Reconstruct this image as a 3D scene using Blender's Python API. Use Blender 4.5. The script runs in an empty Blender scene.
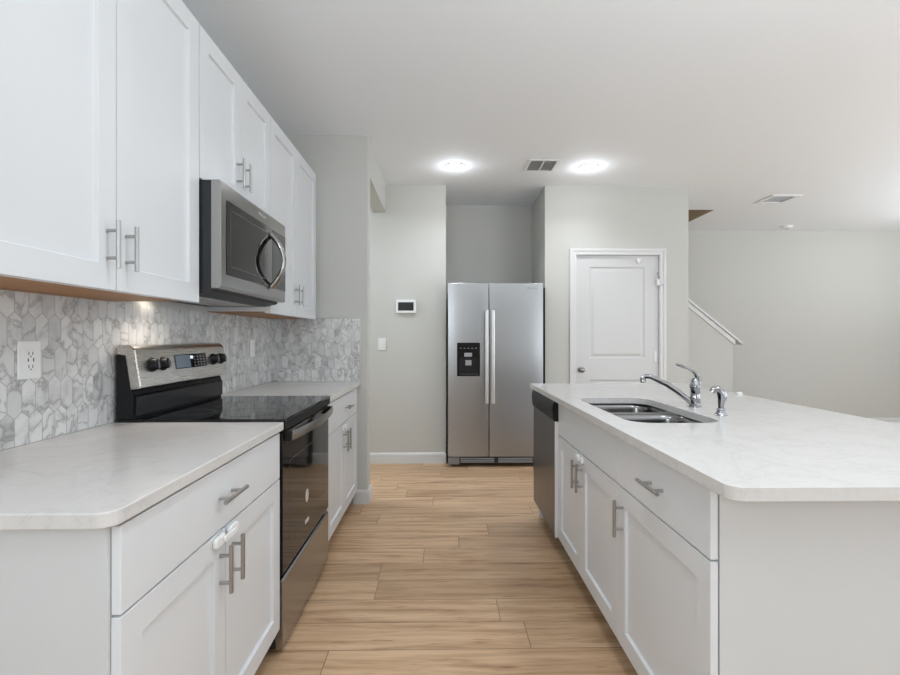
import bpy, bmesh, math, random
from mathutils import Vector, Matrix
random.seed(4)
S = bpy.context.scene
COL = S.collection
PI = math.pi

# ------------------------------------------------------------------ camera, world, exposure, big lights
cam_d = bpy.data.cameras.new('camera')
cam = bpy.data.objects.new('camera', cam_d); COL.objects.link(cam)
cam.location = (0, 0, 1.2372)
cam.rotation_euler = (PI/2, 0, -0.0167)
cam_d.sensor_width = 36; cam_d.lens = 36*477.37/900
cam_d.shift_y = 0.4/900
cam_d.clip_start = 0.02
S.camera = cam
S.view_settings.view_transform = 'Standard'
S.view_settings.look = 'None'
S.view_settings.gamma = 1
S.view_settings.exposure = 0.14
S.view_settings.use_curve_mapping = False

W = bpy.data.worlds.new('world'); S.world = W; W.use_nodes = True
bg = W.node_tree.nodes['Background']
bg.inputs['Color'].default_value = (0.86, 0.93, 1.0, 1); bg.inputs['Strength'].default_value = 1.6

def area(name, loc, rot, sx, sy, power, color=(1, 1, 1), spread=None, parent=None):
    d = bpy.data.lights.new(name, 'AREA'); d.shape = 'RECTANGLE'; d.size = sx; d.size_y = sy
    d.energy = power; d.color = color
    if spread is not None: d.spread = spread
    o = bpy.data.objects.new(name, d); COL.objects.link(o); o.location = loc; o.rotation_euler = rot
    if parent: o.parent = parent
    return o
# daylight through the glazed openings behind the camera and on the living-room side
DAY = (.835, .93, 1.0)
area('daylight_slider', (4.9, -3.12, 1.2), (PI/2+.5, 0, 0), 3.4, 2.1, 60, DAY)
area('daylight_side', (7.30, 1.7, 1.2), (PI/2+.5, 0, PI/2), 3.2, 2.1, 40, DAY)
# added unseen fill lights: uplight by camera, forward fill behind it, two living-area uplights
area('fill_up_camera', (1.25, -.1, 1.6), (PI, 0, 0), 1.4, 1.2, 42, DAY)
area('fill_forward', (-.75, -1.3, 1.7), Vector((.74, .66, -.14)).to_track_quat('-Z', 'Y').to_euler(), 1.2, 1.0, 28, DAY)
area('fill_up_living', (4.4, 1.6, 1.2), (PI-.3, 0, 0), 1.4, 1.4, 20, DAY)
area('fill_up_stairs', (6.0, 3.8, 1.2), (PI, 0, 0), 1.6, 1.6, 34, DAY)
# added fill in the left hall to brighten the far end
area('hall_fill', (-1.9, 4.2, 2.70), (0, 0, 0), .5, .5, 28, DAY)

# ------------------------------------------------------------------ helpers
def tag(o, label=None, cat=None, group=None, kind=None):
    if label: o['label'] = label
    if cat: o['category'] = cat
    if group: o['group'] = group
    if kind: o['kind'] = kind
    return o

def thing(name, label, cat, loc=(0, 0, 0), group=None):
    o = bpy.data.objects.new(name, None); COL.objects.link(o)
    o.location = loc; o.empty_display_size = 0.1
    return tag(o, label, cat, group)

def origin_of(p):
    v = Vector((0, 0, 0))
    while p is not None:
        v += p.location; p = p.parent
    return v

def obj(name, bm, mat, parent=None, loc=None, bevel=0, seg=2, smooth=False, angle=40):
    """link a bmesh (world coordinates) as one mesh object"""
    bmesh.ops.recalc_face_normals(bm, faces=bm.faces)
    me = bpy.data.meshes.new(name)
    off = origin_of(parent) if parent else Vector(loc or (0, 0, 0))
    bmesh.ops.translate(bm, vec=-off, verts=bm.verts)
    bm.to_mesh(me); bm.free()
    if smooth:
        for p in me.polygons: p.use_smooth = True
        try: me.set_sharp_from_angle(angle=math.radians(angle))
        except Exception: pass
    o = bpy.data.objects.new(name, me); COL.objects.link(o)
    if parent: o.parent = parent
    else: o.location = off
    me.materials.append(mat)
    if bevel:
        m = o.modifiers.new('bevel', 'BEVEL'); m.width = bevel; m.segments = seg
        m.limit_method = 'ANGLE'; m.angle_limit = math.radians(40); m.harden_normals = False
    return o

def struct(name, bm, mat, **k):
    return tag(obj(name, bm, mat, **k), kind='structure')

def bx(bm, x0, x1, y0, y1, z0, z1):
    if x0 > x1: x0, x1 = x1, x0
    if y0 > y1: y0, y1 = y1, y0
    if z0 > z1: z0, z1 = z1, z0
    v = [bm.verts.new((x, y, z)) for x in (x0, x1) for y in (y0, y1) for z in (z0, z1)]
    for f in ((0, 1, 3, 2), (4, 6, 7, 5), (0, 4, 5, 1), (2, 3, 7, 6), (0, 2, 6, 4), (1, 5, 7, 3)):
        bm.faces.new([v[i] for i in f])
    return bm

def box(*a): return bx(bmesh.new(), *a)

def tube(bm, pts, rads, n=16, flat=1.0, flat_axis=None, caps=True):
    """tube along points; rads number or list; flat squashes along flat_axis"""
    pts = [Vector(p) for p in pts]
    if not isinstance(rads, (list, tuple)): rads = [rads]*len(pts)
    prev = None; rings = []
    for i, p in enumerate(pts):
        if i == 0: t = pts[1]-pts[0]
        elif i == len(pts)-1: t = pts[-1]-pts[-2]
        else: t = (pts[i+1]-pts[i]).normalized()+(pts[i]-pts[i-1]).normalized()
        t.normalize()
        if prev is None:
            a = Vector((0, 0, 1)) if abs(t.z) < .9 else Vector((1, 0, 0))
            u = t.cross(a).normalized()
        else:
            u = (prev-t*prev.dot(t)).normalized()
        prev = u; w = t.cross(u)
        ring = []
        for k in range(n):
            q = (u*math.cos(2*PI*k/n)+w*math.sin(2*PI*k/n))*rads[i]
            if flat_axis is not None:
                ax = Vector(flat_axis); q -= ax*q.dot(ax)*(1-flat)
            ring.append(bm.verts.new(p+q))
        rings.append(ring)
    for a, b in zip(rings, rings[1:]):
        for k in range(n): bm.faces.new((a[k], a[(k+1) % n], b[(k+1) % n], b[k]))
    if caps:
        bm.faces.new(rings[0][::-1]); bm.faces.new(rings[-1])
    return bm

def cyl(bm, p0, p1, r, n=24): return tube(bm, [p0, p1], r, n)

def lathe(bm, prof, c, axis='z', n=32):
    """profile [(r,h)] turned round an axis through c"""
    rings = []
    for r, h in prof:
        ring = []
        for k in range(n):
            a = 2*PI*k/n; p = (r*math.cos(a), r*math.sin(a), h)
            if axis == 'x': p = (h, p[0], p[1])
            if axis == 'y': p = (p[0], h, p[1])
            ring.append(bm.verts.new((c[0]+p[0], c[1]+p[1], c[2]+p[2])))
        rings.append(ring)
    for a, b in zip(rings, rings[1:]):
        for k in range(n): bm.faces.new((a[k], a[(k+1) % n], b[(k+1) % n], b[k]))
    bm.faces.new(rings[0][::-1]); bm.faces.new(rings[-1])
    return bm

def prism(bm, poly, fn, t0, t1):
    """extrude 2-D polygon between t0 and t1; fn(a,b,t)->xyz"""
    A = [bm.verts.new(fn(a, b, t0)) for a, b in poly]
    B = [bm.verts.new(fn(a, b, t1)) for a, b in poly]
    n = len(poly)
    bm.faces.new(A[::-1]); bm.faces.new(B)
    for i in range(n): bm.faces.new((A[i], A[(i+1) % n], B[(i+1) % n], B[i]))
    return bm

def rrect(x0, x1, y0, y1, r, n=6):
    out = []
    for cx, cy, a0 in ((x1-r, y1-r, 0), (x0+r, y1-r, 90), (x0+r, y0+r, 180), (x1-r, y0+r, 270)):
        for k in range(n+1):
            a = math.radians(a0+90*k/n); out.append((cx+r*math.cos(a), cy+r*math.sin(a)))
    return out

def plate(bm, outer, holes, fn, t0, t1):
    """flat plate with holes: outer and hole loops in 2-D, thickness t0..t1"""
    edges = []
    for loop in [outer]+holes:
        vs = [bm.verts.new(fn(a, b, t0)) for a, b in loop]
        for i in range(len(vs)): edges.append(bm.edges.new((vs[i], vs[(i+1) % len(vs)])))
    r = bmesh.ops.triangle_fill(bm, use_beauty=True, use_dissolve=False, edges=edges)
    faces = [g for g in r['geom'] if isinstance(g, bmesh.types.BMFace)]
    e = bmesh.ops.extrude_face_region(bm, geom=faces)
    d = Vector(fn(0, 0, t1))-Vector(fn(0, 0, t0))
    bmesh.ops.translate(bm, vec=d, verts=[g for g in e['geom'] if isinstance(g, bmesh.types.BMVert)])
    return bm

def panel_door(bm, P, a0, a1, z0, z1, pa0, pa1, rows, T, profile):
    """slab of thickness T with moulded panels. P(a,z,d). rows=[(z0,z1)..], profile=[(inset,depth)..]"""
    cols = [a0, pa0, pa1, a1]
    zs = [z0]
    for r in rows: zs += list(r)
    zs.append(z1)
    V = {}
    def v(a, z, d):
        k = (round(a, 5), round(z, 5), round(d, 5))
        if k not in V: V[k] = bm.verts.new(P(a, z, d))
        return V[k]
    for i in range(3):
        for j in range(len(zs)-1):
            if i == 1 and (zs[j], zs[j+1]) in rows: continue
            bm.faces.new((v(cols[i], zs[j], T), v(cols[i+1], zs[j], T), v(cols[i+1], zs[j+1], T), v(cols[i], zs[j+1], T)))
    for (r0, r1) in rows:
        prev = (pa0, pa1, r0, r1, T)
        for ins, d in profile:
            cur = (pa0+ins, pa1-ins, r0+ins, r1-ins, d)
            a = [(prev[0], prev[2]), (prev[1], prev[2]), (prev[1], prev[3]), (prev[0], prev[3])]
            b = [(cur[0], cur[2]), (cur[1], cur[2]), (cur[1], cur[3]), (cur[0], cur[3])]
            for k in range(4):
                bm.faces.new((v(*a[k], prev[4]), v(*a[(k+1) % 4], prev[4]), v(*b[(k+1) % 4], cur[4]), v(*b[k], cur[4])))
            prev = cur
        bm.faces.new([v(prev[0], prev[2], prev[4]), v(prev[1], prev[2], prev[4]), v(prev[1], prev[3], prev[4]), v(prev[0], prev[3], prev[4])])
    # sides and back
    B = [bm.verts.new(P(a, z, 0)) for a, z in ((a0, z0), (a1, z0), (a1, z1), (a0, z1))]
    bm.faces.new(B)
    bot = [v(a, z0, T) for a in cols]; top = [v(a, z1, T) for a in cols]
    lef = [v(a0, z, T) for z in zs]; rig = [v(a1, z, T) for z in zs]
    bm.faces.new([B[0], B[1]]+bot[::-1]); bm.faces.new([B[3], B[2]]+top[::-1])
    bm.faces.new([B[0], B[3]]+lef[::-1]); bm.faces.new([B[1], B[2]]+rig[::-1])
    return bm

# ------------------------------------------------------------------ materials
def pmat(name, col, rough=.5, metal=0, spec=.5, coat=0, emit=None, es=0):
    m = bpy.data.materials.new(name); m.use_nodes = True
    b = m.node_tree.nodes['Principled BSDF']
    b.inputs['Base Color'].default_value = (*col, 1); b.inputs['Roughness'].default_value = rough
    b.inputs['Metallic'].default_value = metal; b.inputs['Specular IOR Level'].default_value = spec
    b.inputs['Coat Weight'].default_value = coat; b.inputs['Coat Roughness'].default_value = .05
    if emit: b.inputs['Emission Color'].default_value = (*emit, 1); b.inputs['Emission Strength'].default_value = es
    return m

class N:
    def __init__(s, m): s.t = m.node_tree; s.b = s.t.nodes['Principled BSDF']
    def new(s, typ, **k):
        n = s.t.nodes.new(typ)
        for a, b in k.items(): setattr(n, a, b)
        return n
    def link(s, a, b): s.t.links.new(a, b)
    def m(s, op, a, b=None, c=None):
        n = s.new('ShaderNodeMath', operation=op)
        for i, x in enumerate((a, b, c)):
            if x is None: continue
            if isinstance(x, (int, float)): n.inputs[i].default_value = x
            else: s.link(x, n.inputs[i])
        return n.outputs[0]
    def pos(s):
        g = s.new('ShaderNodeNewGeometry'); x = s.new('ShaderNodeSeparateXYZ'); s.link(g.outputs['Position'], x.inputs[0])
        return x.outputs
    def comb(s, x, y, z):
        n = s.new('ShaderNodeCombineXYZ')
        for i, q in enumerate((x, y, z)):
            if isinstance(q, (int, float)): n.inputs[i].default_value = q
            else: s.link(q, n.inputs[i])
        return n.outputs[0]
    def noise(s, vec, scale, detail=3, rough=.5, dist=0):
        n = s.new('ShaderNodeTexNoise'); s.link(vec, n.inputs['Vector'])
        n.inputs['Scale'].default_value = scale; n.inputs['Detail'].default_value = detail
        n.inputs['Roughness'].default_value = rough; n.inputs['Distortion'].default_value = dist
        return n.outputs['Fac']
    def white(s, vec):
        n = s.new('ShaderNodeTexWhiteNoise', noise_dimensions='3D'); s.link(vec, n.inputs['Vector']); return n.outputs['Value']
    def ramp(s, fac, stops):
        n = s.new('ShaderNodeValToRGB'); s.link(fac, n.inputs[0]); r = n.color_ramp
        while len(r.elements) < len(stops): r.elements.new(.5)
        for e, (p, c) in zip(r.elements, stops): e.position = p; e.color = (*c, 1)
        return n.outputs[0]
    def mix(s, fac, a, b, typ='MIX'):
        n = s.new('ShaderNodeMix', data_type='RGBA', blend_type=typ)
        for k, x in ((0, fac), (6, a), (7, b)):
            if isinstance(x, (int, float)): n.inputs[k].default_value = x
            elif isinstance(x, tuple): n.inputs[k].default_value = (*x, 1)
            else: s.link(x, n.inputs[k])
        return n.outputs[2]
    def bump(s, h, strength=.1, dist=.01):
        n = s.new('ShaderNodeBump'); s.link(h, n.inputs['Height'])
        n.inputs['Strength'].default_value = strength; n.inputs['Distance'].default_value = dist
        s.link(n.outputs[0], s.b.inputs['Normal'])

def wall_mat(name, col, sc=140, st=.12):
    m = pmat(name, col, .75, spec=.25); n = N(m); p = n.pos()
    v = n.comb(p[0], p[1], p[2]); n.bump(n.noise(v, sc, 2), st, .004)
    return m
M_wall = wall_mat('wall_paint', (.60, .595, .565))
M_ceil = wall_mat('ceiling_paint', (.90, .925, .95), 60, .2)
M_trim = pmat('trim_paint', (.74, .74, .74), .35)
M_door = pmat('door_paint', (.66, .66, .66), .35)
M_cab = pmat('cabinet_white', (.715, .73, .75), .32)
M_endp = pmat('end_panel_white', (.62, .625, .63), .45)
M_inner = pmat('gap_dark', (.10, .10, .10), .8)
M_toe = pmat('toe_kick', (.16, .15, .145), .7)
M_white = pmat('white_plastic', (.85, .85, .84), .35)
M_black = pmat('black_plastic', (.008, .008, .009), .5, spec=.3)
M_blacksat = pmat('black_satin', (.008, .008, .009), .2, spec=.35)
M_mwgl = pmat('microwave_glass', (.010, .009, .008), .05, spec=.6, coat=.5)
M_blackgl = pmat('black_glass', (.006, .006, .007), .05, spec=.42)
M_dark = pmat('dark_grey_metal', (.022, .024, .028), .45, metal=.2)
M_chrome = pmat('chrome', (.36, .36, .38), .05, metal=1)
M_slot = pmat('slot_dark', (.03, .03, .03), .6)
M_screen = pmat('screen', (.035, .036, .038), .5, spec=.2)
M_lit = pmat('lamp_diffuser', (1, 1, 1), .5, emit=(1, .98, .95), es=9)
M_dome = pmat('dome_diffuser', (1, 1, 1), .5, emit=(1, .98, .95), es=4)
M_disp = pmat('display_glow', (.1, .13, .17), .15, emit=(.16, .22, .30), es=.06)
M_digit = pmat('display_digits', (.6, .7, .8), .3, emit=(.75, .9, 1), es=.5)
M_grey = pmat('dispenser_grey', (.35, .36, .38), .35)
M_logo = pmat('logo_grey', (.25, .25, .26), .3, metal=.6)
M_logolt = pmat('logo_silver', (.75, .75, .76), .3, metal=.6)
M_tan = pmat('stairwell_shade', (.42, .33, .22), .6)  # shade of the unlit shaft put into the colour
M_ring = pmat('burner_print', (.10, .10, .105), .15)

def steel(name, col, rough, axis):
    m = pmat(name, col, rough, metal=1); n = N(m); p = n.pos()
    s = [4, 4, 4]
    for i in range(3):
        if i != axis: s[i] = 260
    v = n.comb(n.m('MULTIPLY', p[0], s[0]), n.m('MULTIPLY', p[1], s[1]), n.m('MULTIPLY', p[2], s[2]))
    f = n.noise(v, 1, 2)
    n.link(n.m('MULTIPLY_ADD', f, .10, rough-.05), n.b.inputs['Roughness'])
    return m
M_steel_h = steel('stainless_brushed_across', (.40, .39, .38), .24, 1)
M_steel_p = steel('stainless_control_panel', (.62, .59, .55), .28, 1)
M_steel_v = steel('stainless_brushed_upright', (.40, .405, .415), .30, 2)
M_steel_dk = steel('stainless_dark', (.13, .13, .135), .30, 2)
M_steel_sink = steel('stainless_sink', (.22, .22, .22), .22, 1)
M_edge = pmat('pale_edge', (.85, .85, .86), .35, metal=.4)
M_nickel = pmat('brushed_nickel', (.44, .435, .43), .32, metal=1)

def wood_floor():
    m = pmat('vinyl_plank_floor', (.5, .35, .2), .36, spec=.4); n = N(m); p = n.pos()
    PW, PL = .1815, 1.22
    r = n.m('DIVIDE', n.m('SUBTRACT', p[1], 1.897), PW)
    row = n.m('FLOOR', r); fr = n.m('FRACT', r)
    off = n.m('MULTIPLY', n.white(n.comb(row, 3.3, 7.1)), PL)
    c = n.m('DIVIDE', n.m('ADD', p[0], off), PL)
    col = n.m('FLOOR', c); fc = n.m('FRACT', c)
    rnd = n.white(n.comb(row, col, 1.7)); rnd2 = n.white(n.comb(col, row, 9.2))
    # grain
    gx = n.m('ADD', p[0], n.m('MULTIPLY', rnd, 40)); gy = n.m('ADD', p[1], n.m('MULTIPLY', rnd2, 30))
    warp = n.noise(n.comb(n.m('MULTIPLY', gx, 1.6), n.m('MULTIPLY', gy, 5), 0), 1, 2)
    g = n.noise(n.comb(n.m('MULTIPLY', gx, 1.6), n.m('MULTIPLY_ADD', warp, 1.6, n.m('MULTIPLY', gy, 26)), 0), 1, 5, .6)
    fine = n.noise(n.comb(n.m('MULTIPLY', gx, 7), n.m('MULTIPLY', gy, 170), 0), 1, 3, .6)
    base = n.ramp(g, [(.28, (.33, .19, .10)), (.42, (.50, .325, .195)), (.56, (.60, .415, .262)), (.80, (.70, .515, .350))])
    big = n.noise(n.comb(n.m('MULTIPLY', gx, 2.2), n.m('MULTIPLY', gy, 11), 3), 1, 3, .55)
    knot = n.ramp(big, [(.60, (1, 1, 1)), (.72, (.66, .56, .48))])
    base = n.mix(.8, base, knot, 'MULTIPLY')
    base = n.mix(.35, base, n.ramp(fine, [(.3, (.62, .58, .55)), (.65, (1.05, 1.05, 1.05))]), 'MULTIPLY')
    tint = n.ramp(rnd, [(0, (.86, .82, .77)), (.3, (.96, .93, .89)), (.6, (1.04, 1.02, 1.0)), (1, (1.13, 1.11, 1.09))])
    base = n.mix(1.0, base, tint, 'MULTIPLY')
    cr = n.noise(n.comb(n.m('MULTIPLY', gx, 5), n.m('MULTIPLY', gy, 55), 7), 1, 3, .55)
    base = n.mix(.75, base, n.ramp(cr, [(.62, (1, 1, 1)), (.70, (.50, .40, .33))]), 'MULTIPLY')
    # joints
    e1 = n.m('MINIMUM', fr, n.m('SUBTRACT', 1, fr)); e1 = n.m('MULTIPLY', e1, PW)
    e2 = n.m('MINIMUM', fc, n.m('SUBTRACT', 1, fc)); e2 = n.m('MULTIPLY', e2, PL)
    e = n.m('MINIMUM', e1, e2)
    j = n.m('LESS_THAN', e, .0018)
    base = n.mix(n.m('MULTIPLY', j, .75), base, (.12, .075, .045))
    n.link(base, n.b.inputs['Base Color'])
    n.bump(n.m('SUBTRACT', n.m('MULTIPLY', fine, .3), j), .12, .002)
    n.link(n.m('MULTIPLY_ADD', g, .15, .30), n.b.inputs['Roughness'])
    return m
M_floor = wood_floor()

def maple():
    m = pmat('maple_underside', (.52, .27, .10), .45); n = N(m); p = n.pos()
    f = n.noise(n.comb(n.m('MULTIPLY', p[0], 40), n.m('MULTIPLY', p[1], 3), 0), 1, 4)
    n.link(n.ramp(f, [(.3, (.32, .12, .014)), (.7, (.44, .18, .028))]), n.b.inputs['Base Color'])
    return m
M_maple = maple()

def quartz():
    m = pmat('white_quartz', (.74, .72, .70), .16, spec=.3); n = N(m); p = n.pos()
    v = n.comb(p[0], p[1], p[2])
    a = n.noise(v, 3.2, 6, .6, 1.6)
    b = n.noise(n.comb(n.m('ADD', p[0], 9), p[1], p[2]), 60, 2)
    vein = n.ramp(n.m('ABSOLUTE', n.m('SUBTRACT', a, .5)), [(0, (.585, .565, .55)), (.012, (.625, .605, .59)), (.08, (.64, .62, .605))])
    c = n.mix(.25, vein, n.ramp(b, [(.35, (.9, .9, .9)), (.6, (1.02, 1.02, 1.02))]), 'MULTIPLY')
    n.link(c, n.b.inputs['Base Color'])
    return m
M_quartz = quartz()

def picket(name, along, phase):
    m = pmat(name, (.7, .7, .7), .3, spec=.45); n = N(m); p = n.pos()
    w, strt, t = .049, .08, .020
    H = strt+2*t; step = strt+t; k = 2*t/w
    def lattice(oy, oz, ident):
        a = n.m('DIVIDE', n.m('SUBTRACT', p[along], oy), w); ia = n.m('FLOOR', a)
        x = n.m('ABSOLUTE', n.m('MULTIPLY', n.m('SUBTRACT', n.m('SUBTRACT', a, ia), .5), w))
        b = n.m('DIVIDE', n.m('SUBTRACT', p[2], oz-step), 2*step); ib = n.m('FLOOR', b)
        z = n.m('ABSOLUTE', n.m('MULTIPLY', n.m('SUBTRACT', n.m('SUBTRACT', b, ib), .5), 2*step))
        d1 = n.m('SUBTRACT', x, w/2)
        d2 = n.m('MULTIPLY', n.m('SUBTRACT', n.m('ADD', z, n.m('MULTIPLY', x, k)), H/2), 1/math.sqrt(1+k*k))
        return n.m('MAXIMUM', d1, d2), ia, n.m('ADD', ib, ident)
    dA, ia, ib = lattice(phase, .955, 0.0)
    dB, ja, jb = lattice(phase+w/2, 1.055, .5)
    sel = n.m('LESS_THAN', dA, dB)
    inv = n.m('SUBTRACT', 1, sel)
    ida = n.m('ADD', n.m('MULTIPLY', ia, sel), n.m('MULTIPLY', ja, inv))
    idb = n.m('ADD', n.m('MULTIPLY', ib, sel), n.m('MULTIPLY', jb, inv))
    d = n.m('MINIMUM', dA, dB)
    r1 = n.white(n.comb(ida, idb, 4.4)); r2 = n.white(n.comb(idb, ida, 8.1))
    v = n.comb(n.m('ADD', p[along], n.m('MULTIPLY', r1, 20)), n.m('ADD', p[2], n.m('MULTIPLY', r2, 20)), 0)
    a = n.noise(v, 6.5, 4, .55, .7)
    vein = n.ramp(n.m('ABSOLUTE', n.m('SUBTRACT', a, .5)), [(0, (.42, .415, .41)), (.012, (.56, .555, .55)), (.04, (.70, .70, .695)), (.2, (.745, .745, .74))])
    cloud = n.ramp(n.noise(v, 14, 3, .5, .6), [(.32, (.80, .80, .80)), (.5, (1, 1, 1))])
    c = n.mix(.8, vein, cloud, 'MULTIPLY')
    c = n.mix(1, c, n.ramp(r2, [(0, (.84, .84, .84)), (.5, (.97, .97, .97)), (1, (1.08, 1.08, 1.08))]), 'MULTIPLY')
    g = n.m('GREATER_THAN', d, -.0013)
    c = n.mix(g, c, (.40, .395, .385))
    n.link(c, n.b.inputs['Base Color'])
    n.link(n.m('MULTIPLY_ADD', g, .5, .26), n.b.inputs['Roughness'])
    n.bump(n.m('SUBTRACT', 1, g), .25, .0015)
    return m
M_tileY = picket('marble_picket_tile', 1, 1.385)
M_tileX = picket('marble_picket_tile_return', 0, -1.265)

# ------------------------------------------------------------------ room shell
H = 2.746
XLW = -1.273   # left wall plane (tile adds 8 mm)
YW = 4.7188    # far wall
YR = 3.572     # return wall
YB = 6.66      # stair wall at the very back
YBK = -3.2     # wall behind camera
XRW = 7.4
struct('floor', box(-3.2, XRW, YBK, YB, -.1, 0), M_floor)
# ceiling with stairwell opening X 2.0..3.215, Y 5.573..YB
b = bmesh.new()
plate(b, [(-3.2, YBK), (XRW, YBK), (XRW, YB), (3.215, YB), (3.215, 5.573), (1.6, 5.573), (1.6, YB), (-3.2, YB)], [], lambda a, c, t: (a, c, t), H, H+.12)
struct('ceiling', b, M_ceil)
struct('wall_left', box(XLW-.12, XLW, YBK, YR+.02, 0, H), M_wall)
# return wall at the end of the run (its free end makes the hall jamb), and header over hall opening
b = bmesh.new()
prism(b, [(YR, 0), (YR+.12, 0), (YR+.12, 2.475), (YW, 2.475), (YW, H), (YR, H)], lambda y, z, t: (t, y, z), -.675, -.555)
struct('wall_hall_header', b, M_wall)
struct('wall_return', box(-2.9, -.675, YR, YR+.12, 0, H), M_wall)
struct('wall_hall_end', box(-3.02, -2.9, YR, YW+.12, 0, H), M_wall)
struct('wall_far', box(-3.0, .039, YW, YW+.12, 0, H), M_wall)
struct('wall_alcove_left', box(-.08, .039, YW+.12, 5.42, 0, H), M_wall)
struct('wall_alcove_back', box(-.08, 1.14, 5.42, 5.54, 0, H), M_wall)
struct('wall_alcove_right', box(1.021, 1.14, YW+.12, 5.42, 0, H), M_wall)
# pantry front wall with door hole
DX0, DX1, DZ = 1.325, 2.170, 2.066
b = bmesh.new()
plate(b, [(1.021, 0), (DX0, 0), (DX0, DZ), (DX1, DZ), (DX1, 0), (2.457, 0), (2.457, H), (1.021, H)], [], lambda a, z, t: (a, t, z), YW, YW+.12)
struct('wall_pantry', b, M_wall)
struct('wall_pantry_side', box(2.337, 2.457, YW+.12, 5.55, 0, H), M_wall)
struct('wall_stair', box(-.08, XRW+.12, YB, YB+.12, 0, H+1.6), M_wall)
struct('wall_right', bx(bx(bx(box(XRW, XRW+.12, YBK, 0, 0, H), XRW, XRW+.12, 3.4, YB, 0, H), XRW, XRW+.12, 0, 3.4, 2.3, H), XRW, XRW+.12, 0, 3.4, 0, .1), M_wall)
b = bmesh.new()
for a in ((-1.4, 3.1, 0, H), (6.7, 7.52, 0, H), (3.1, 6.7, 2.3, H)):
    bx(b, a[0], a[1], YBK-.12, YBK, a[2], a[3])
struct('wall_back', b, M_wall)
# window and slider frames behind the camera / on the right
def frame(name, pts):
    b = bmesh.new()
    for q in pts: bx(b, *q)
    struct(name, b, M_trim)
frame('window_1', [(3.1, 6.7, YBK-.08, YBK-.03, 0, .06), (3.1, 6.7, YBK-.08, YBK-.03, 2.24, 2.3), (3.1, 3.16, YBK-.08, YBK-.03, .06, 2.24), (6.64, 6.7, YBK-.08, YBK-.03, .06, 2.24), (4.86, 4.94, YBK-.08, YBK-.03, .06, 2.24)])
frame('window_2', [(XRW+.03, XRW+.08, 0, 3.4, .1, .16), (XRW+.03, XRW+.08, 0, 3.4, 2.24, 2.3), (XRW+.03, XRW+.08, 0, .06, .16, 2.24), (XRW+.03, XRW+.08, 3.34, 3.4, .16, 2.24), (XRW+.03, XRW+.08, 1.67, 1.73, .16, 2.24)])
# stairwell shaft above the ceiling opening; tan stands in for shaded drywall
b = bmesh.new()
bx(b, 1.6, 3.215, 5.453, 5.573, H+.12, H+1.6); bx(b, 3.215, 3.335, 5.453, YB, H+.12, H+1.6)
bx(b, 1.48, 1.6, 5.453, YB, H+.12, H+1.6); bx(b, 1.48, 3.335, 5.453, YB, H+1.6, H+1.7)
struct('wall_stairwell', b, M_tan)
struct('stairwell_shade_lining', bx(box(1.6, 3.199, YB-.02, YB-.001, H+.001, H+1.59), 3.200, 3.2145, 5.574, YB-.001, H+.0005, H+1.59), M_tan)  # lining added so the opening's shaded side shows brown
# sloping half wall beside the stairs, with white cap
sl = (1.588-1.166)/(3.524-2.884)
def hz(x): return 1.600-.79*(x-2.884)
b = bmesh.new()
prism(b, [(2.337, 0), (3.417, 0), (3.417, hz(3.417)), (2.337, hz(2.337))], lambda x, z, t: (x, t, z), 5.55, 5.67)
struct('wall_stair_half', b, M_wall)
b = bmesh.new()
prism(b, [(2.46, hz(2.46)), (3.44, hz(3.44)-.01), (3.44, hz(3.44)+.055), (2.46, hz(2.46)+.065)], lambda x, z, t: (x, t, z), 5.537, 5.683)
prism(b, [(2.46, hz(2.46)+.065), (3.515, hz(3.515)+.055), (3.515, hz(3.515)+.085), (2.46, hz(2.46)+.095)], lambda x, z, t: (x, t, z), 5.515, 5.705)
struct('trim_stair_cap', b, M_trim, bevel=.004)
# stairs behind the half wall
b = bmesh.new()
poly = [(3.42, 0)]
x, z = 3.42, 0
for i in range(7):
    z += .19; poly.append((x, z)); x -= .24; poly.append((x, z))
poly.append((x, 0))
prism(b, poly, lambda x, z, t: (x, t, z), 5.68, YB-.001)
struct('trim_stairs', b, M_floor)

def base_prof(): return [(0, 0), (.014, 0), (.014, .085), (.010, .10), (.006, .105), (0, .105)]
def baseboard(name, runs):
    """runs: (axis, fixed coordinate, outward sign, t0, t1)"""
    b = bmesh.new()
    for ax, c, s, t0, t1 in runs:
        if ax == 'x': prism(b, base_prof(), lambda a, z, t: (t, c+s*a, z), t0, t1)
        else: prism(b, base_prof(), lambda a, z, t: (c+s*a, t, z), t0, t1)
    struct(name, b, M_trim)
baseboard('baseboard_far', [('x', YW, -1, -2.9, .039)])
baseboard('baseboard_return', [('x', YR, -1, -.66, -.555), ('y', -.555, 1, YR-.0141, YR+.134), ('x', YR+.12, 1, -2.9, -.556)])
baseboard('baseboard_pantry', [('x', YW, -1, 1.021, 1.28), ('x', YW, -1, 2.24, 2.471), ('y', 2.457, 1, YW, 5.54)])
baseboard('baseboard_stair', [('x', YB, -1, 3.45, XRW), ('x', 5.55, -1, 2.46, 3.431)])
baseboard('baseboard_right', [('y', XRW, -1, 3.4, YB), ('y', XRW, -1, YBK, 0)])

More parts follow.
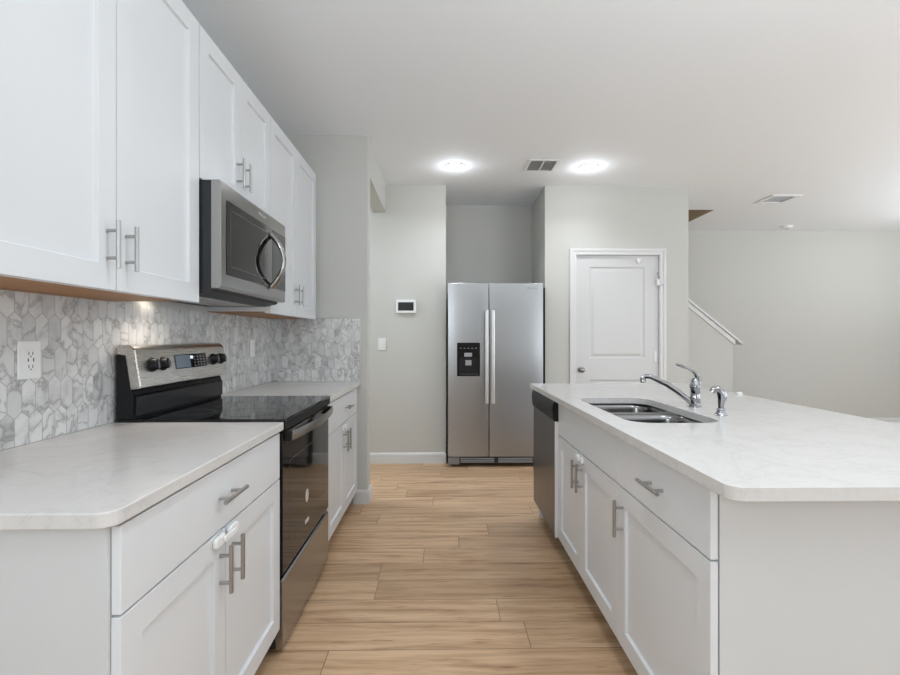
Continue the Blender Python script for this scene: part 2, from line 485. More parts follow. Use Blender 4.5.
# pantry door
T = .035
b = panel_door(bmesh.new(), lambda a, z, d: (a, YW+.052-d, z), DX0+.006, DX1-.006, .012, DZ-.006, 1.47, 2.025,
               [(.25, .82), (1.035, 1.945)], T, [(.012, T-.009), (.022, T-.009), (.045, T-.002)])
door = struct('door_1', b, M_door)
b = lathe(bmesh.new(), [(.030, 0), (.030, -.006), (.012, -.010), (.011, -.030), (.020, -.036), (.027, -.046), (.027, -.056), (.018, -.066), (.004, -.069)], (1.382, YW+.017, .921), 'y')
tag(obj('knob', b, M_chrome, door, smooth=True), label='chrome knob')
for z in (.25, 1.05, 1.83):
    b = cyl(bmesh.new(), (2.167, YW+.011, z-.045), (2.167, YW+.011, z+.045), .006, 10)
    obj('hinge', b, M_trim, door)
obj('latch_plate', box(1.3262, 1.330, YW+.008, YW+.020, .885, .955), M_nickel, door)
# casing
b = bmesh.new()
for d0, d1, w0, w1 in ((.0005, .010, .0, .066), (.0101, .018, .040, .063), (.0101, .014, .006, .022)):
    xa, xb_, xc, xd = DX0+.006-w1, DX0+.006-w0, DX1-.006+w0, DX1-.006+w1
    zi, zo = DZ-.006+w0, DZ-.006+w1
    plate(b, [(xa, .0), (xb_, .0), (xb_, zi), (xc, zi), (xc, .0), (xd, .0), (xd, zo), (xa, zo)], [], lambda a, z, t: (a, t, z), YW-d1, YW-d0)
struct('trim_door_casing', b, M_trim)
b = bmesh.new()
bx(b, DX0-.001, DX0+.004, YW, YW+.119, 0, DZ); bx(b, DX1-.004, DX1+.001, YW, YW+.119, 0, DZ); bx(b, DX0, DX1, YW, YW+.119, DZ-.004, DZ+.001)
struct('trim_door_jamb', b, M_trim)
# white child latch near the hinge side, and the small one at the door's top
t = thing('safety_latch', 'small white child lock with dark hook on the upper hinge side of pantry door', 'door latch', (2.155, YW-.02, 1.82))
b = bx(bmesh.new(), 2.137, 2.163, YW-.024, YW-.0105+.027, 1.755, 1.83)
obj('body', b, M_white, t, bevel=.006)
b = tube(bmesh.new(), [(2.150, YW-.022, 1.82), (2.143, YW-.028, 1.85), (2.137, YW-.022, 1.885)], .007, 8)
obj('hook', b, M_logo, t, smooth=True)
b = tube(bmesh.new(), [(2.16, YW-.02, 1.775), (2.185, YW-.026, 1.765), (2.195, YW-.02, 1.795)], .005, 8)
obj('cord', b, M_white, t, smooth=True)
b = prism(bmesh.new(), [(1.935, 2.03), (1.985, 2.03), (1.980, 2.0), (1.965, 1.98), (1.95, 1.985), (1.94, 2.005)], lambda x, z, t: (x, t, z), YW+.0025, YW+.0165)
tag(obj('door_hook', b, M_white, loc=(1.96, YW+.01, 2.0), bevel=.004), 'small white plastic hook on the top edge of the pantry door', 'door hook')
b = prism(bmesh.new(), rrect(2.118, 2.146, .995, 1.105, .01, 3), lambda x, z, t: (x, t, z), YW+.009, YW+.0168)
tag(obj('adhesive_latch_plate', b, M_white, loc=(2.13, YW+.01, 1.05)), 'flat white adhesive latch plate low on the pantry door beside the casing', 'door latch')

# tile backsplashes
b = box(XLW+.0005, XLW+.008, -.3, YR-.0005, .9145, 1.376)
tag(obj('tile_backsplash', b, M_tileY, loc=(XLW, 1.6, .9145)), 'long grey marble picket tile backsplash on the left wall behind the range', 'backsplash')
b = box(XLW+.0085, -.612, YR-.008, YR-.0005, .9145, 1.380)
o = tag(obj('tile_backsplash', b, M_tileX, loc=(-.94, YR-.004, .9145)), 'short grey marble picket tile backsplash on the end wall beyond the range', 'backsplash')
b = bx(bx(bmesh.new(), -.6125, -.6085, YR-.0095, YR-.0005, .9145, 1.384), XLW+.34, -.6085, YR-.0095, YR-.0005, 1.380, 1.384)
obj('edge_trim', b, M_nickel, o)
XT = XLW+.008  # tile face

# ------------------------------------------------------------------ cabinets
def face_map(xb, s): return lambda a, z, d: (xb+s*d, a, z)
def shaker(name, parent, xb, s, a0, a1, z0, z1, rail=.066):
    b = panel_door(bmesh.new(), face_map(xb, s), a0, a1, z0, z1, a0+rail, a1-rail, [(z0+rail, z1-rail)], .019, [(.0028, .0085)])
    return obj(name, b, M_cab, parent, bevel=.001)
def slabfront(name, parent, xb, s, a0, a1, z0, z1):
    b = box(xb, xb+s*.019, a0, a1, z0, z1)
    return obj(name, b, M_cab, parent, bevel=.002)
def pull(parent, xf, s, y, z, axis, L=.132):
    """bar pull on a face xf, pointing s, centred (y,z)"""
    b = bmesh.new(); xo = xf+s*.032
    u = Vector((0, 1, 0)) if axis == 'y' else Vector((0, 0, 1))
    c = Vector((xo, y, z))
    cyl(b, c-u*L/2, c+u*L/2, .006, 16)
    for k in (-1, 1):
        q = c+u*k*.038
        cyl(b, (xf+s*.0002, q.y, q.z), (xo, q.y, q.z), .0048, 12)
    return obj('handle', b, M_nickel, parent, smooth=True)

def base_cabinet(label, s, xb, xback, y0, y1, drawers, doors, body_mat=None, group=None):
    """xb = box front plane; s = facing. drawers [(a0,a1,handle?)], doors [(a0,a1,handle_y)]"""
    t = thing('base_cabinet', label, 'cabinet', ((xb+xback)/2, (y0+y1)/2, 0), group)
    obj('body', box(xback, xb-s*.001, y0, y1, .114, .8825), body_mat or M_cab, t)
    obj('toe_kick', box(xback, xb-s*.062, y0+.001, y1-.001, .0, .1135), M_toe, t)
    xf = xb+s*.019
    for a0, a1, hy in drawers:
        d = slabfront('drawer' if hy is not None else 'false_drawer_front', t, xb, s, a0, a1, .6995, .873)
        if hy is not None: pull(d, xf, s, hy, .788, 'y', .145)
    for a0, a1, hy in doors:
        d = shaker('door', t, xb, s, a0, a1, .121, .6945)
        pull(d, xf, s, hy, .590, 'z')
    return t
XL = -.622   # left faces
cabL1 = base_cabinet('white shaker base cabinet in the left foreground, two doors under one wide drawer', 1, XL-.019, XT-.0, .925, 1.8445,
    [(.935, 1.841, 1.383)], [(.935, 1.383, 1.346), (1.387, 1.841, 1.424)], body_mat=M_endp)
cabL2 = base_cabinet('white shaker base cabinet beyond the range against the end wall', 1, XL-.019, XT-.0, 2.604, 3.525,
    [(2.608, 3.500, 3.13)], [(2.608, 3.052, 3.015), (3.056, 3.500, 3.093)])
obj('filler', box(XL-.035, XL-.019, 3.5255, 3.5710, .114, .8825), M_cab, cabL2)
XR = .649
isl1 = base_cabinet('white shaker island cabinet nearest the camera, one drawer over one door', -1, XR+.019, 1.26, 1.162, 1.7535,
    [(1.144, 1.7505, 1.431)], [(1.144, 1.7505, 1.700)])
isl2 = base_cabinet('white shaker island sink cabinet with plain top panel and paired doors', -1, XR+.019, 1.26, 1.7545, 2.655,
    [(1.7545, 2.653, None)], [(1.7545, 2.223, 2.190), (2.227, 2.653, 2.260)])
# lower the sink cabinet's box so the basins fit
for ch in isl2.children:
    if ch.name.startswith('body'):
        old = ch.data
        b = bmesh.new()
        x0, x1, y0, y1 = XR+.020, 1.26, 1.7545, 2.655
        bx(b, x0, x1, y0, y1, .114, .64); bx(b, x0, x0+.014, y0, y1, .64, .8825); bx(b, x1-.02, x1, y0, y1, .64, .8825)
        bx(b, x0+.014, x1-.02, y0, y0+.012, .64, .8825); bx(b, x0+.014, x1-.02, y1-.012, y1, .64, .8825)
        bmesh.ops.recalc_face_normals(b, faces=b.faces)
        bmesh.ops.translate(b, vec=-isl2.location, verts=b.verts); b.to_mesh(old); b.free()
# end panels
t = thing('island_end_panel', 'smooth pale grey panel closing the near end of the island under the overhang', 'panel', (1.0, 1.15, 0))
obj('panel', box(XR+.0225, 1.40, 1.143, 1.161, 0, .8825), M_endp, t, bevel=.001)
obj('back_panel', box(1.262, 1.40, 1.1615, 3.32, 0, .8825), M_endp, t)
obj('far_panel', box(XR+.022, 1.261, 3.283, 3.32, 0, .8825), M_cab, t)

# wall cabinets
def wall_cabinet(label, y0, y1, z0, doors, hz_):
    t = thing('wall_cabinet', label, 'cabinet', (-1.1, (y0+y1)/2, z0))
    xb = -.9286-.019
    obj('body', box(XT if z0 > 1.38 else XLW+.001, xb-.0005, y0, y1, z0+.004, 2.442) if z0 > 1.38 else box(XLW+.0005, xb-.0005, y0, y1, 1.3805, 2.442), M_cab, t)
    if z0 < 1.38:
        obj('bottom_panel', box(XT+.0005, xb-.014, y0+.001, y1-.001, 1.3765, 1.380), M_maple, t)
        obj('bottom_rail', box(xb-.0135, xb-.0005, y0, y1, 1.372, 1.380), M_cab, t)
    for a0, a1, hy in doors:
        d = shaker('door', t, xb, 1, a0, a1, z0, 2.442, .070)
        pull(d, -.9286, 1, hy, hz_, 'z')
    return t
wall_cabinet('tall white shaker wall cabinet nearest the camera, left of the microwave', .93, 1.8435, 1.372,
             [(.932, 1.376, 1.339), (1.379, 1.841, 1.418)], 1.497)
wall_cabinet('short white wall cabinet directly above the microwave', 1.8445, 2.6035, 1.852,
             [(1.8465, 2.2225, 2.178), (2.2255, 2.6015, 2.254)], 1.985)
c = wall_cabinet('tall white shaker wall cabinet beyond the microwave against the end wall', 2.6045, 3.532, 1.372,
             [(2.6065, 3.066, 3.030), (3.069, 3.530, 3.105)], 1.505)
obj('filler', box(-.99, -.965, 3.5325, 3.571, 1.3845, 2.442), M_cab, c)

# ------------------------------------------------------------------ countertops
def cornered(x0, x1, y0, y1, rs, n=8):
    """rectangle polygon with its own radius per corner: rs=(x0y0,x1y0,x1y1,x0y1)"""
    out = []
    for (cx, cy, sx, sy, a0), r in zip(((x0, y0, 1, 1, 180), (x1, y0, -1, 1, 270), (x1, y1, -1, -1, 0), (x0, y1, 1, -1, 90)), rs):
        if r == 0: out.append((cx, cy)); continue
        for k in range(n+1):
            a = math.radians(a0+90*k/n); out.append((cx+sx*r+r*math.cos(a), cy+sy*r+r*math.sin(a)))
    return out
fz = lambda a, c, t: (a, c, t)
XC = -.608
b = prism(bmesh.new(), cornered(XT+.0, XC, .888, 1.8455, (0, .035, 0, 0)), fz, .884, .914)
tag(obj('countertop', b, M_quartz, loc=(-.9, 1.4, .884), bevel=.003), 'pale quartz countertop in the left foreground, short of the range', 'countertop')
b = prism(bmesh.new(), cornered(XT+.0, XC, 2.602, YR-.0005, (0, 0, 0, 0)), fz, .884, .914)
tag(obj('countertop', b, M_quartz, loc=(-.9, 3.1, .884), bevel=.003), 'short pale quartz countertop between range and end wall', 'countertop')
outer = [(.722-.098+.035-.035*math.cos(math.radians(a)), 1.018+.035-.035*math.sin(math.radians(a))) for a in range(0, 91, 10)]
outer += [(1.90, 1.018), (1.90, 1.76), (1.87, 1.793), (1.715, 1.80), (1.715, 3.373), (.624, 3.373)]
SX0, SX1, SY0, SY1 = .722, 1.088, 1.80, 2.56
b = plate(bmesh.new(), outer, [rrect(SX0, SX1, SY0, SY1, .09)[::-1]], fz, .884, .914)
tag(obj('island_countertop', b, M_quartz, loc=(1.1, 2.2, .884), bevel=.0025), 'large pale quartz island countertop with a sink cut into it', 'countertop')

# sink
t = thing('kitchen_sink', 'undermounted double bowl stainless sink in the island countertop', 'sink', ((SX0+SX1)/2, (SY0+SY1)/2, .70))
def bowl(y0, y1, depth, ztop=.8835):
    b = bmesh.new(); rings = []
    x0, x1 = SX0-.006, SX1+.006
    for ins, z in ((0, ztop), (.004, ztop-.03), (.012, ztop-depth+.05), (.022, ztop-depth+.02), (.05, ztop-depth), (.14, ztop-depth-.004)):
        rr = max(.075-ins*.4, .015)
        rings.append([b.verts.new((p[0], p[1], z)) for p in rrect(x0+ins, x1-ins, y0+ins, y1-ins, rr)])
    for A, B in zip(rings, rings[1:]):
        n_ = len(A)
        for k in range(n_): b.faces.new((A[k], A[(k+1) % n_], B[(k+1) % n_], B[k]))
    b.faces.new(rings[-1])
    return b
def addbowl(y0, y1):
    b = bowl(y0, y1, .20)
    o = obj('bowl', b, M_steel_sink, t, smooth=True)
    m = o.modifiers.new('solid', 'SOLIDIFY'); m.thickness = .0015; m.offset = -1
    cx, cy = (SX0+SX1)/2, (y0+y1)/2
    d = lathe(bmesh.new(), [(.042, .6812), (.042, .683), (.036, .6835), (.030, .680), (.004, .680)], (cx, cy, 0), 'z', 24)
    obj('drain', d, M_nickel, o, smooth=True)
addbowl(SY0-.006, 2.215); addbowl(2.245, SY1+.006)
b = bmesh.new()
plate(b, rrect(SX0-.03, SX1+.03, SY0-.03, SY1+.03, .09), [rrect(SX0-.006, SX1+.006, SY0-.006, 2.215, .075)[::-1], rrect(SX0-.006, SX1+.006, 2.245, SY1+.006, .075)[::-1]], fz, .8815, .8836)
obj('rim', b, M_steel_sink, t)

# faucet
fx, fy = 1.185, 2.215
t = thing('faucet', 'chrome single lever kitchen faucet standing behind the sink', 'faucet', (fx, fy, .914))
b = lathe(bmesh.new(), [(.029, .9142), (.029, .919), (.023, .925), (.021, .95), (.0225, .953), (.0225, .958), (.021, .962), (.022, 1.000), (.025, 1.004), (.025, 1.012), (.021, 1.022), (.017, 1.040), (.008, 1.050)], (fx, fy, 0), 'z', 28)
obj('body', b, M_chrome, t, smooth=True)
pts = [(1.170, 2.225, .935), (1.150, 2.235, .955), (1.115, 2.25, .985), (1.075, 2.265, 1.015), (1.03, 2.28, 1.038), (1.005, 2.285, 1.050), (.985, 2.29, 1.052), (.972, 2.294, 1.045)]
obj('spout', tube(bmesh.new(), pts, [.014, .013, .0125, .012, .0115, .011, .0115, .012], 16), M_chrome, t, smooth=True)
b = lathe(bmesh.new(), [(.011, 1.046), (.0135, 1.042), (.0135, 1.022), (.010, 1.020)], (.972, 2.294, 0), 'z', 18)
obj('aerator', b, M_chrome, t, smooth=True)
pts = [(1.200, 2.213, 1.030), (1.196, 2.212, 1.055), (1.178, 2.213, 1.078), (1.150, 2.215, 1.094), (1.120, 2.218, 1.106), (1.098, 2.220, 1.114)]
obj('lever', tube(bmesh.new(), pts, [.016, .012, .007, .0055, .008, .0055], 12), M_chrome, t, smooth=True)
# sprayer
sx, sy = 1.163, 1.972
t = thing('side_sprayer', 'small chrome pull-out sprayer beside the faucet', 'sprayer', (sx, sy, .914))
b = lathe(bmesh.new(), [(.024, .9142), (.024, .918), (.017, .926), (.015, .935), (.016, .938), (.013, .945)], (sx, sy, 0), 'z', 24)
obj('collar', b, M_chrome, t, smooth=True)
pts = [(sx, sy, .940), (sx+.001, sy, .96), (sx+.004, sy, .985), (sx+.001, sy, 1.008), (sx-.012, sy, 1.024), (sx-.028, sy+.004, 1.022), (sx-.036, sy+.006, 1.010)]
obj('spray_head', tube(bmesh.new(), pts, [.010, .012, .015, .017, .015, .013, .012], 16), M_chrome, t, smooth=True)
pts = [(sx+.016, sy, .975), (sx+.020, sy, .990), (sx+.016, sy, 1.010)]
obj('trigger', tube(bmesh.new(), pts, [.005, .006, .005], 8), M_chrome, t, smooth=True)

# little white cap at the island's far edge
b = lathe(bmesh.new(), [(.016, .9142), (.016, .922), (.012, .927), (.003, .928)], (1.698, 2.70, 0), 'z', 16)
tag(obj('plastic_cap', b, M_white, loc=(1.698, 2.70, .914), smooth=True), 'tiny white plastic cap lying at the far right edge of the island top', 'cap')

# ------------------------------------------------------------------ dishwasher
t = thing('dishwasher', 'stainless dishwasher with black control strip built into the island far end', 'dishwasher', (.95, 2.97, 0))
y0, y1 = 2.6585, 3.280
obj('body', box(XR+.012, 1.255, y0+.002, y1-.002, .105, .880), M_black, t)
obj('toe_kick', box(XR+.07, 1.2, y0+.004, y1-.004, 0, .104), M_toe, t)
b = prism(bmesh.new(), [(XR+.0115, .118), (.634, .118), (.630, .125), (.629, .45), (.630, .765), (.634, .770), (XR+.0115, .770)], lambda x, z, t_: (x, t_, z), y0+.004, y1-.004)
obj('door', b, M_steel_dk, t, bevel=.002)
b = prism(bmesh.new(), [(.630, .7705), (.624, .774), (.6205, .79), (.617, .835), (.6195, .865), (.627, .879), (XR+.0115, .880), (XR+.0115, .7705)], lambda x, z, t_: (x, t_, z), y0+.003, y1-.003)
obj('door_edge', box(.6305, XR+.0112, 2.6592, 2.6622, .12, .768), M_edge, t)  # thin pale strip along the door's near edge
cp = obj('control_panel', b, pmat('black_control', (.006, .006, .007), .45, spec=.3), t, smooth=True, angle=35)
b = bmesh.new(); bx(b, .6175, .626, 2.83, 3.10, .7925, .812)
obj('grip_pocket', b, M_black, cp)
for yy in (2.72, 2.745, 2.77, 2.795):
    obj('button', box(.6155, .620, yy, yy+.014, .832, .842), M_dark, cp)
b = prism(bmesh.new(), rrect(2.69, 2.80, .800, .856, .006, 3), lambda y, z, t_: (t_, y, z), .5955, .5995)
b.free()

# ------------------------------------------------------------------ range
Y0, Y1 = 1.8525, 2.5965
t = thing('electric_range', 'freestanding stainless and black glass electric range between the left countertops', 'stove', (-.93, 2.22, 0))
b = bmesh.new(); bx(b, XT+.012, -.645, Y0+.003, Y1-.003, .035, .914)
obj('body', b, M_dark, t)
for yy in (Y0+.05, Y1-.05):
    for xx in (-1.2, -.70): obj('foot', cyl(bmesh.new(), (xx, yy, .0), (xx, yy, .035), .015, 12), M_black, t)
# cooktop
b = prism(bmesh.new(), [(-1.24, .9145), (-.606, .9145), (-.604, .918), (-.606, .924), (-1.24, .924)], lambda x, z, t_: (x, t_, z), Y0-.004, Y1+.002)
ck = obj('cooktop', b, M_blackgl, t, bevel=.0015)
for cx, cy, r in ((-.80, 2.03, .115), (-.80, 2.42, .085), (-1.04, 2.03, .08), (-1.04, 2.42, .10), (-1.0, 2.225, .045)):
    b = bmesh.new()
    plate(b, [(cx+r*math.cos(a*PI/24), cy+r*math.sin(a*PI/24)) for a in range(48)], [[(cx+(r-.003)*math.cos(a*PI/24), cy+(r-.003)*math.sin(a*PI/24)) for a in range(48)][::-1]], fz, .9241, .9243)
    obj('burner_ring', b, M_ring, ck)
# front vent strip under cooktop
b = prism(bmesh.new(), [(-.6445, .868), (-.622, .868), (-.606, .885), (-.606, .914), (-.6445, .914)], lambda x, z, t_: (x, t_, z), Y0+.002, Y1-.002)
obj('vent_trim', b, M_black, t)
# oven door
b = prism(bmesh.new(), [(-.6445, .318), (-.618, .318), (-.615, .325), (-.615, .858), (-.619, .865), (-.6445, .865)], lambda x, z, t_: (x, t_, z), Y0+.002, Y1-.002)
dr = obj('oven_door', b, M_blackgl, t, bevel=.001)
# window frame (slightly proud darker band)
b = bmesh.new()
plate(b, rrect(Y0+.085, Y1-.085, .41, .745, .02, 4), [rrect(Y0+.088, Y1-.088, .413, .742, .018, 4)[::-1]], lambda y, z, t_: (t_, y, z), -.6149, -.6146)
obj('oven_window', b, M_ring, dr)
# handle: flat bowed steel band between black end blocks
b = bmesh.new(); pts = []
n = 18
for i in range(n+1):
    f = i/n; y = Y0+.030+f*(Y1-Y0-.060); bow = .026*(1-(2*f-1)**2)
    pts.append((-.592+bow, y))
lo, hi = .836, .874
V = []
for x, y in pts:
    V.append([b.verts.new((x, y, lo+.004)), b.verts.new((x+.006, y, lo)), b.verts.new((x+.009, y, (lo+hi)/2)), b.verts.new((x+.006, y, hi)), b.verts.new((x, y, hi-.004)), b.verts.new((x-.010, y, (lo+hi)/2))])
for A, B in zip(V, V[1:]):
    for k in range(6): b.faces.new((A[k], A[(k+1) % 6], B[(k+1) % 6], B[k]))
b.faces.new(V[0]); b.faces.new(V[-1][::-1])
hd = obj('handle', b, M_steel_h, dr, smooth=True, angle=50)
for yy in (Y0+.020, Y1-.048):
    obj('handle_bracket', box(-.6148, -.588, yy, yy+.028, .834, .872), M_black, hd, bevel=.003)
# pale oval and short pale bar on the oven door
b = bmesh.new(); plate(b, [(2.185+.024*math.cos(a*PI/16), .520+.030*math.sin(a*PI/16)) for a in range(32)], [], lambda y, z, t_: (t_, y, z), -.6149, -.6140)
obj('pale_oval', b, M_logolt, dr)
b = bmesh.new(); plate(b, rrect(2.155, 2.215, .398, .416, .006, 3), [], lambda y, z, t_: (t_, y, z), -.6149, -.6143)
obj('pale_bar', b, M_logolt, dr)
# drawer
b = prism(bmesh.new(), [(-.6445, .036), (-.622, .036), (-.615, .044), (-.615, .292), (-.620, .302), (-.6445, .302)], lambda x, z, t_: (x, t_, z), Y0+.002, Y1-.002)
obj('storage_drawer', b, M_steel_h, t, bevel=.002)
# backguard
b = prism(bmesh.new(), [(-1.250, .9245), (-1.190, .9245), (-1.190, 1.020), (-1.197, 1.036), (-1.216, 1.166), (-1.250, 1.172)], lambda x, z, t_: (x, t_, z), Y0+.001, Y1-.001)
obj('backguard', b, M_black, t, bevel=.002)
b = prism(bmesh.new(), [(-1.190, .945), (-1.178, .935), (-1.178, 1.008), (-1.190, 1.018)], lambda x, z, t_: (x, t_, z), Y0+.012, Y1-.012)
obj('lower_trim', b, M_blacksat, t, bevel=.002)
out = [(-1.196, 1.037), (-1.155, 1.042), (-1.158, 1.060), (-1.178, 1.188), (-1.184, 1.199), (-1.194, 1.206), (-1.206, 1.209), (-1.240, 1.209), (-1.2505, 1.203), (-1.2505, 1.1735), (-1.215, 1.1675)]
b = prism(bmesh.new(), out, lambda x, z, t_: (x, t_, z), Y0-.001, Y1+.001)
pn = obj('control_panel', b, M_steel_p, t, bevel=.004, smooth=True, angle=50)
# slanted face frame: base point + direction
f0 = Vector((-1.158, 0, 1.060)); f1 = Vector((-1.178, 0, 1.188)); fd = (f1-f0).normalized(); fn_ = Vector((fd.z, 0, -fd.x))
def onface(y, h, o): p = f0+fd*h+fn_*o; return (p.x, y, p.z)
for yy in (1.940, 2.015, 2.455, 2.535):
    a = Vector(onface(yy, .070, .0003))
    b = tube(bmesh.new(), [a, a+fn_*.006, a+fn_*.007, a+fn_*.024, a+fn_*.027], [.029, .028, .023, .021, .018], 24)
    k = obj('knob', b, M_black, pn, smooth=True, angle=40)
    c0 = a+fn_*.0272
    b = bmesh.new(); vs = []
    q0 = c0-fd*.017; q1 = c0+fd*.017
    for q in (q0, q1):
        for dy, oo in ((-.0018, 0), (.0018, 0), (.0018, .005), (-.0018, .005)):
            w_ = q+fn_*oo; vs.append(b.verts.new((w_.x, w_.y+dy, w_.z)))
    for fcs in ((0, 1, 2, 3), (4, 7, 6, 5), (0, 4, 5, 1), (1, 5, 6, 2), (2, 6, 7, 3), (3, 7, 4, 0)): b.faces.new([vs[i] for i in fcs])
    obj('grip', b, M_logo, k)
b = prism(bmesh.new(), [(2.110, .040), (2.385, .040), (2.385, .104), (2.110, .104)], lambda y, h, t_: onface(y, h, t_), .0003, .0018)
dp = obj('display', b, M_blackgl, pn)
b = prism(bmesh.new(), [(2.114, .044), (2.235, .044), (2.235, .100), (2.114, .100)], lambda y, h, t_: onface(y, h, t_), .0019, .0022)
obj('screen', b, M_disp, dp)
b = prism(bmesh.new(), [(2.238, .082), (2.262, .082), (2.262, .096), (2.238, .096)], lambda y, h, t_: onface(y, h, t_), .0019, .0023)
obj('clock_segment', b, M_digit, dp)
for r_ in range(4):
    for c_ in range(4):
        yy = 2.268+c_*.029; hh = .047+r_*.0135
        b = prism(bmesh.new(), [(yy, hh), (yy+.010, hh), (yy+.010, hh+.004), (yy, hh+.004)], lambda y, h, t_: onface(y, h, t_), .0019, .0022)
        obj('touch_key', b, M_grey, dp)

# ------------------------------------------------------------------ microwave
Y0, Y1 = 1.848, 2.600
t = thing('microwave_oven', 'stainless over-the-range microwave with dark window and bowed handle', 'microwave', (-1.05, 2.22, 1.41))
b = prism(bmesh.new(), [(XT+.001, 1.405), (-.955, 1.405), (-.893, 1.418), (-.8875, 1.430), (-.8875, 1.846), (XT+.001, 1.846)], lambda x, z, t_: (x, t_, z), Y0+.004, Y1-.004)
obj('body', b, M_dark, t)
b = box(-1.20, -.975, 1.93, 2.52, 1.4035, 1.4049)
up = obj('grease_filter', b, M_steel_h, t)
# stainless front frame with recess
b = prism(bmesh.new(), [(-.887, 1.428), (-.856, 1.428), (-.849, 1.436), (-.849, 1.838), (-.856, 1.847), (-.887, 1.847)], lambda x, z, t_: (x, t_, z), Y0, Y1)
fr = obj('door', b, M_steel_h, t, bevel=.002)
b = prism(bmesh.new(), rrect(1.895, Y1-.004, 1.486, 1.780, .004, 2), lambda y, z, t_: (t_, y, z), -.8489, -.8470)
gl = obj('door_glass', b, M_mwgl, fr)
b = prism(bmesh.new(), rrect(2.40, Y1-.006, 1.49, 1.777, .003, 2), lambda y, z, t_: (t_, y, z), -.8469, -.8462)
obj('control_panel', b, pmat('mw_control', (.02, .02, .021), .12), fr)
b = bmesh.new(); plate(b, rrect(1.925, 2.33, 1.52, 1.75, .012, 3), [rrect(1.929, 2.326, 1.524, 1.746, .010, 3)[::-1]], lambda y, z, t_: (t_, y, z), -.8469, -.8465)
obj('window_outline', b, M_ring, gl)
pts = []; n = 14
for i in range(n+1):
    f = i/n; z = 1.490+f*.255; pts.append((-.843+.062*math.sin(PI*f)**.8, 2.375, z))
b = tube(bmesh.new(), pts, [.020]*(n+1), 14, .45, (1, 0, 0))
obj('handle', b, M_steel_h, fr, smooth=True)
def text(body, size, mat, parent, M, name='wordmark'):
    c = bpy.data.curves.new(name, 'FONT'); c.body = body; c.size = size; c.extrude = .0004; c.align_x = 'CENTER'; c.align_y = 'CENTER'
    tmp = bpy.data.objects.new('t', c); COL.objects.link(tmp)
    dg = bpy.context.evaluated_depsgraph_get(); dg.update()
    me = bpy.data.meshes.new_from_object(tmp.evaluated_get(dg)); bpy.data.objects.remove(tmp)
    me.transform(M); me.transform(Matrix.Translation(-origin_of(parent)))
    me.materials.clear(); me.materials.append(mat)
    o = bpy.data.objects.new(name, me); COL.objects.link(o); o.parent = parent
    return o
# text facing +X, reading along +Y
RX = Matrix(((0, 0, 1, 0), (1, 0, 0, 0), (0, 1, 0, 0), (0, 0, 0, 1)))
text('Whirlpool', .022, M_logolt, fr, Matrix.Translation((-.8485, 2.27, 1.815)) @ RX)
# lamp under the microwave lighting the tile
lm = prism(bmesh.new(), rrect(-1.255, -1.205, 2.02, 2.10, .01, 3), fz, 1.4025, 1.4048)
lens = obj('lamp_lens', lm, pmat('mw_lamp', (1, 1, 1), .5, emit=(1, .88, .74), es=6), t)
area('microwave_lamp', (-1.14, 2.02, 1.397), (0, math.radians(-32), 0), .05, .08, 1.6, (1, .90, .80)).parent = None

# ------------------------------------------------------------------ refrigerator
t = thing('refrigerator', 'stainless side-by-side refrigerator with a dispenser, standing in the alcove', 'refrigerator', (.51, 4.95, 0))
FX0, FX1, FY = .056, .968, 4.55
b = box(FX0+.004, 1.000, FY+.062, 5.36, .03, 1.725)
obj('body', b, M_black, t)
for xx in (FX0+.05, FX1-.05):
    obj('roller', cyl(bmesh.new(), (xx-.012, FY+.12, .022), (xx+.012, FY+.12, .022), .022, 14), M_black, t)
def fdoor(x0, x1):
    poly = []
    n = 10
    for i in range(n+1):
        f = i/n; e = .004*(1-(2*f-1)**4)
        poly.append((x0+f*(x1-x0), FY-e+.004))
    poly += [(x1, FY+.06), (x0, FY+.06)]
    return obj('door', prism(bmesh.new(), poly, fz, .102, 1.762), M_steel_v, t, bevel=.004, smooth=True, angle=45)
dL = fdoor(FX0, .4455); dR = fdoor(.4525, FX1)
tag(dL, label='narrow left freezer door with the dispenser'); tag(dR, label='wider right door')
for d, x in ((dL, .423), (dR, .483)):
    b = bmesh.new()
    prism(b, [(x-.016, .615), (x+.016, .615), (x+.016, 1.500), (x-.016, 1.500)], lambda a, z, t_: (a, t_, z), FY-.052, FY-.038)
    for z0, z1 in ((.625, .665), (1.45, 1.49)): bx(b, x-.010, x+.010, FY-.0385, FY-.0005, z0, z1)
    h_ = obj('handle', b, pmat('handle_satin', (.86, .86, .87), .3, metal=1), d, bevel=.005)
# dispenser
b = bmesh.new(); plate(b, rrect(.143, .362, .872, 1.192, .008, 3), [rrect(.160, .345, .885, 1.05, .006, 3)[::-1]], lambda a, z, t_: (a, t_, z), FY-.006, FY-.0004)
ds = obj('dispenser', b, M_blackgl, dL)
obj('recess', box(.160, .345, FY-.0009, FY-.0004, .885, 1.05), M_black, ds)
obj('dispenser_paddle', box(.222, .280, FY-.014, FY-.001, 0.975, 1.025), M_grey, ds, bevel=.003)
obj('control_pad', box(.212, .286, FY-.009, FY-.0061, 1.058, 1.095), M_grey, ds, bevel=.001)
for i in range(5):
    obj('touch_key', box(.170+i*.037, .184+i*.037, FY-.0068, FY-.0061, 1.135, 1.141), M_grey, ds)
obj('drip_tray', box(.165, .34, FY-.016, FY-.001, .885, .897), M_dark, ds)
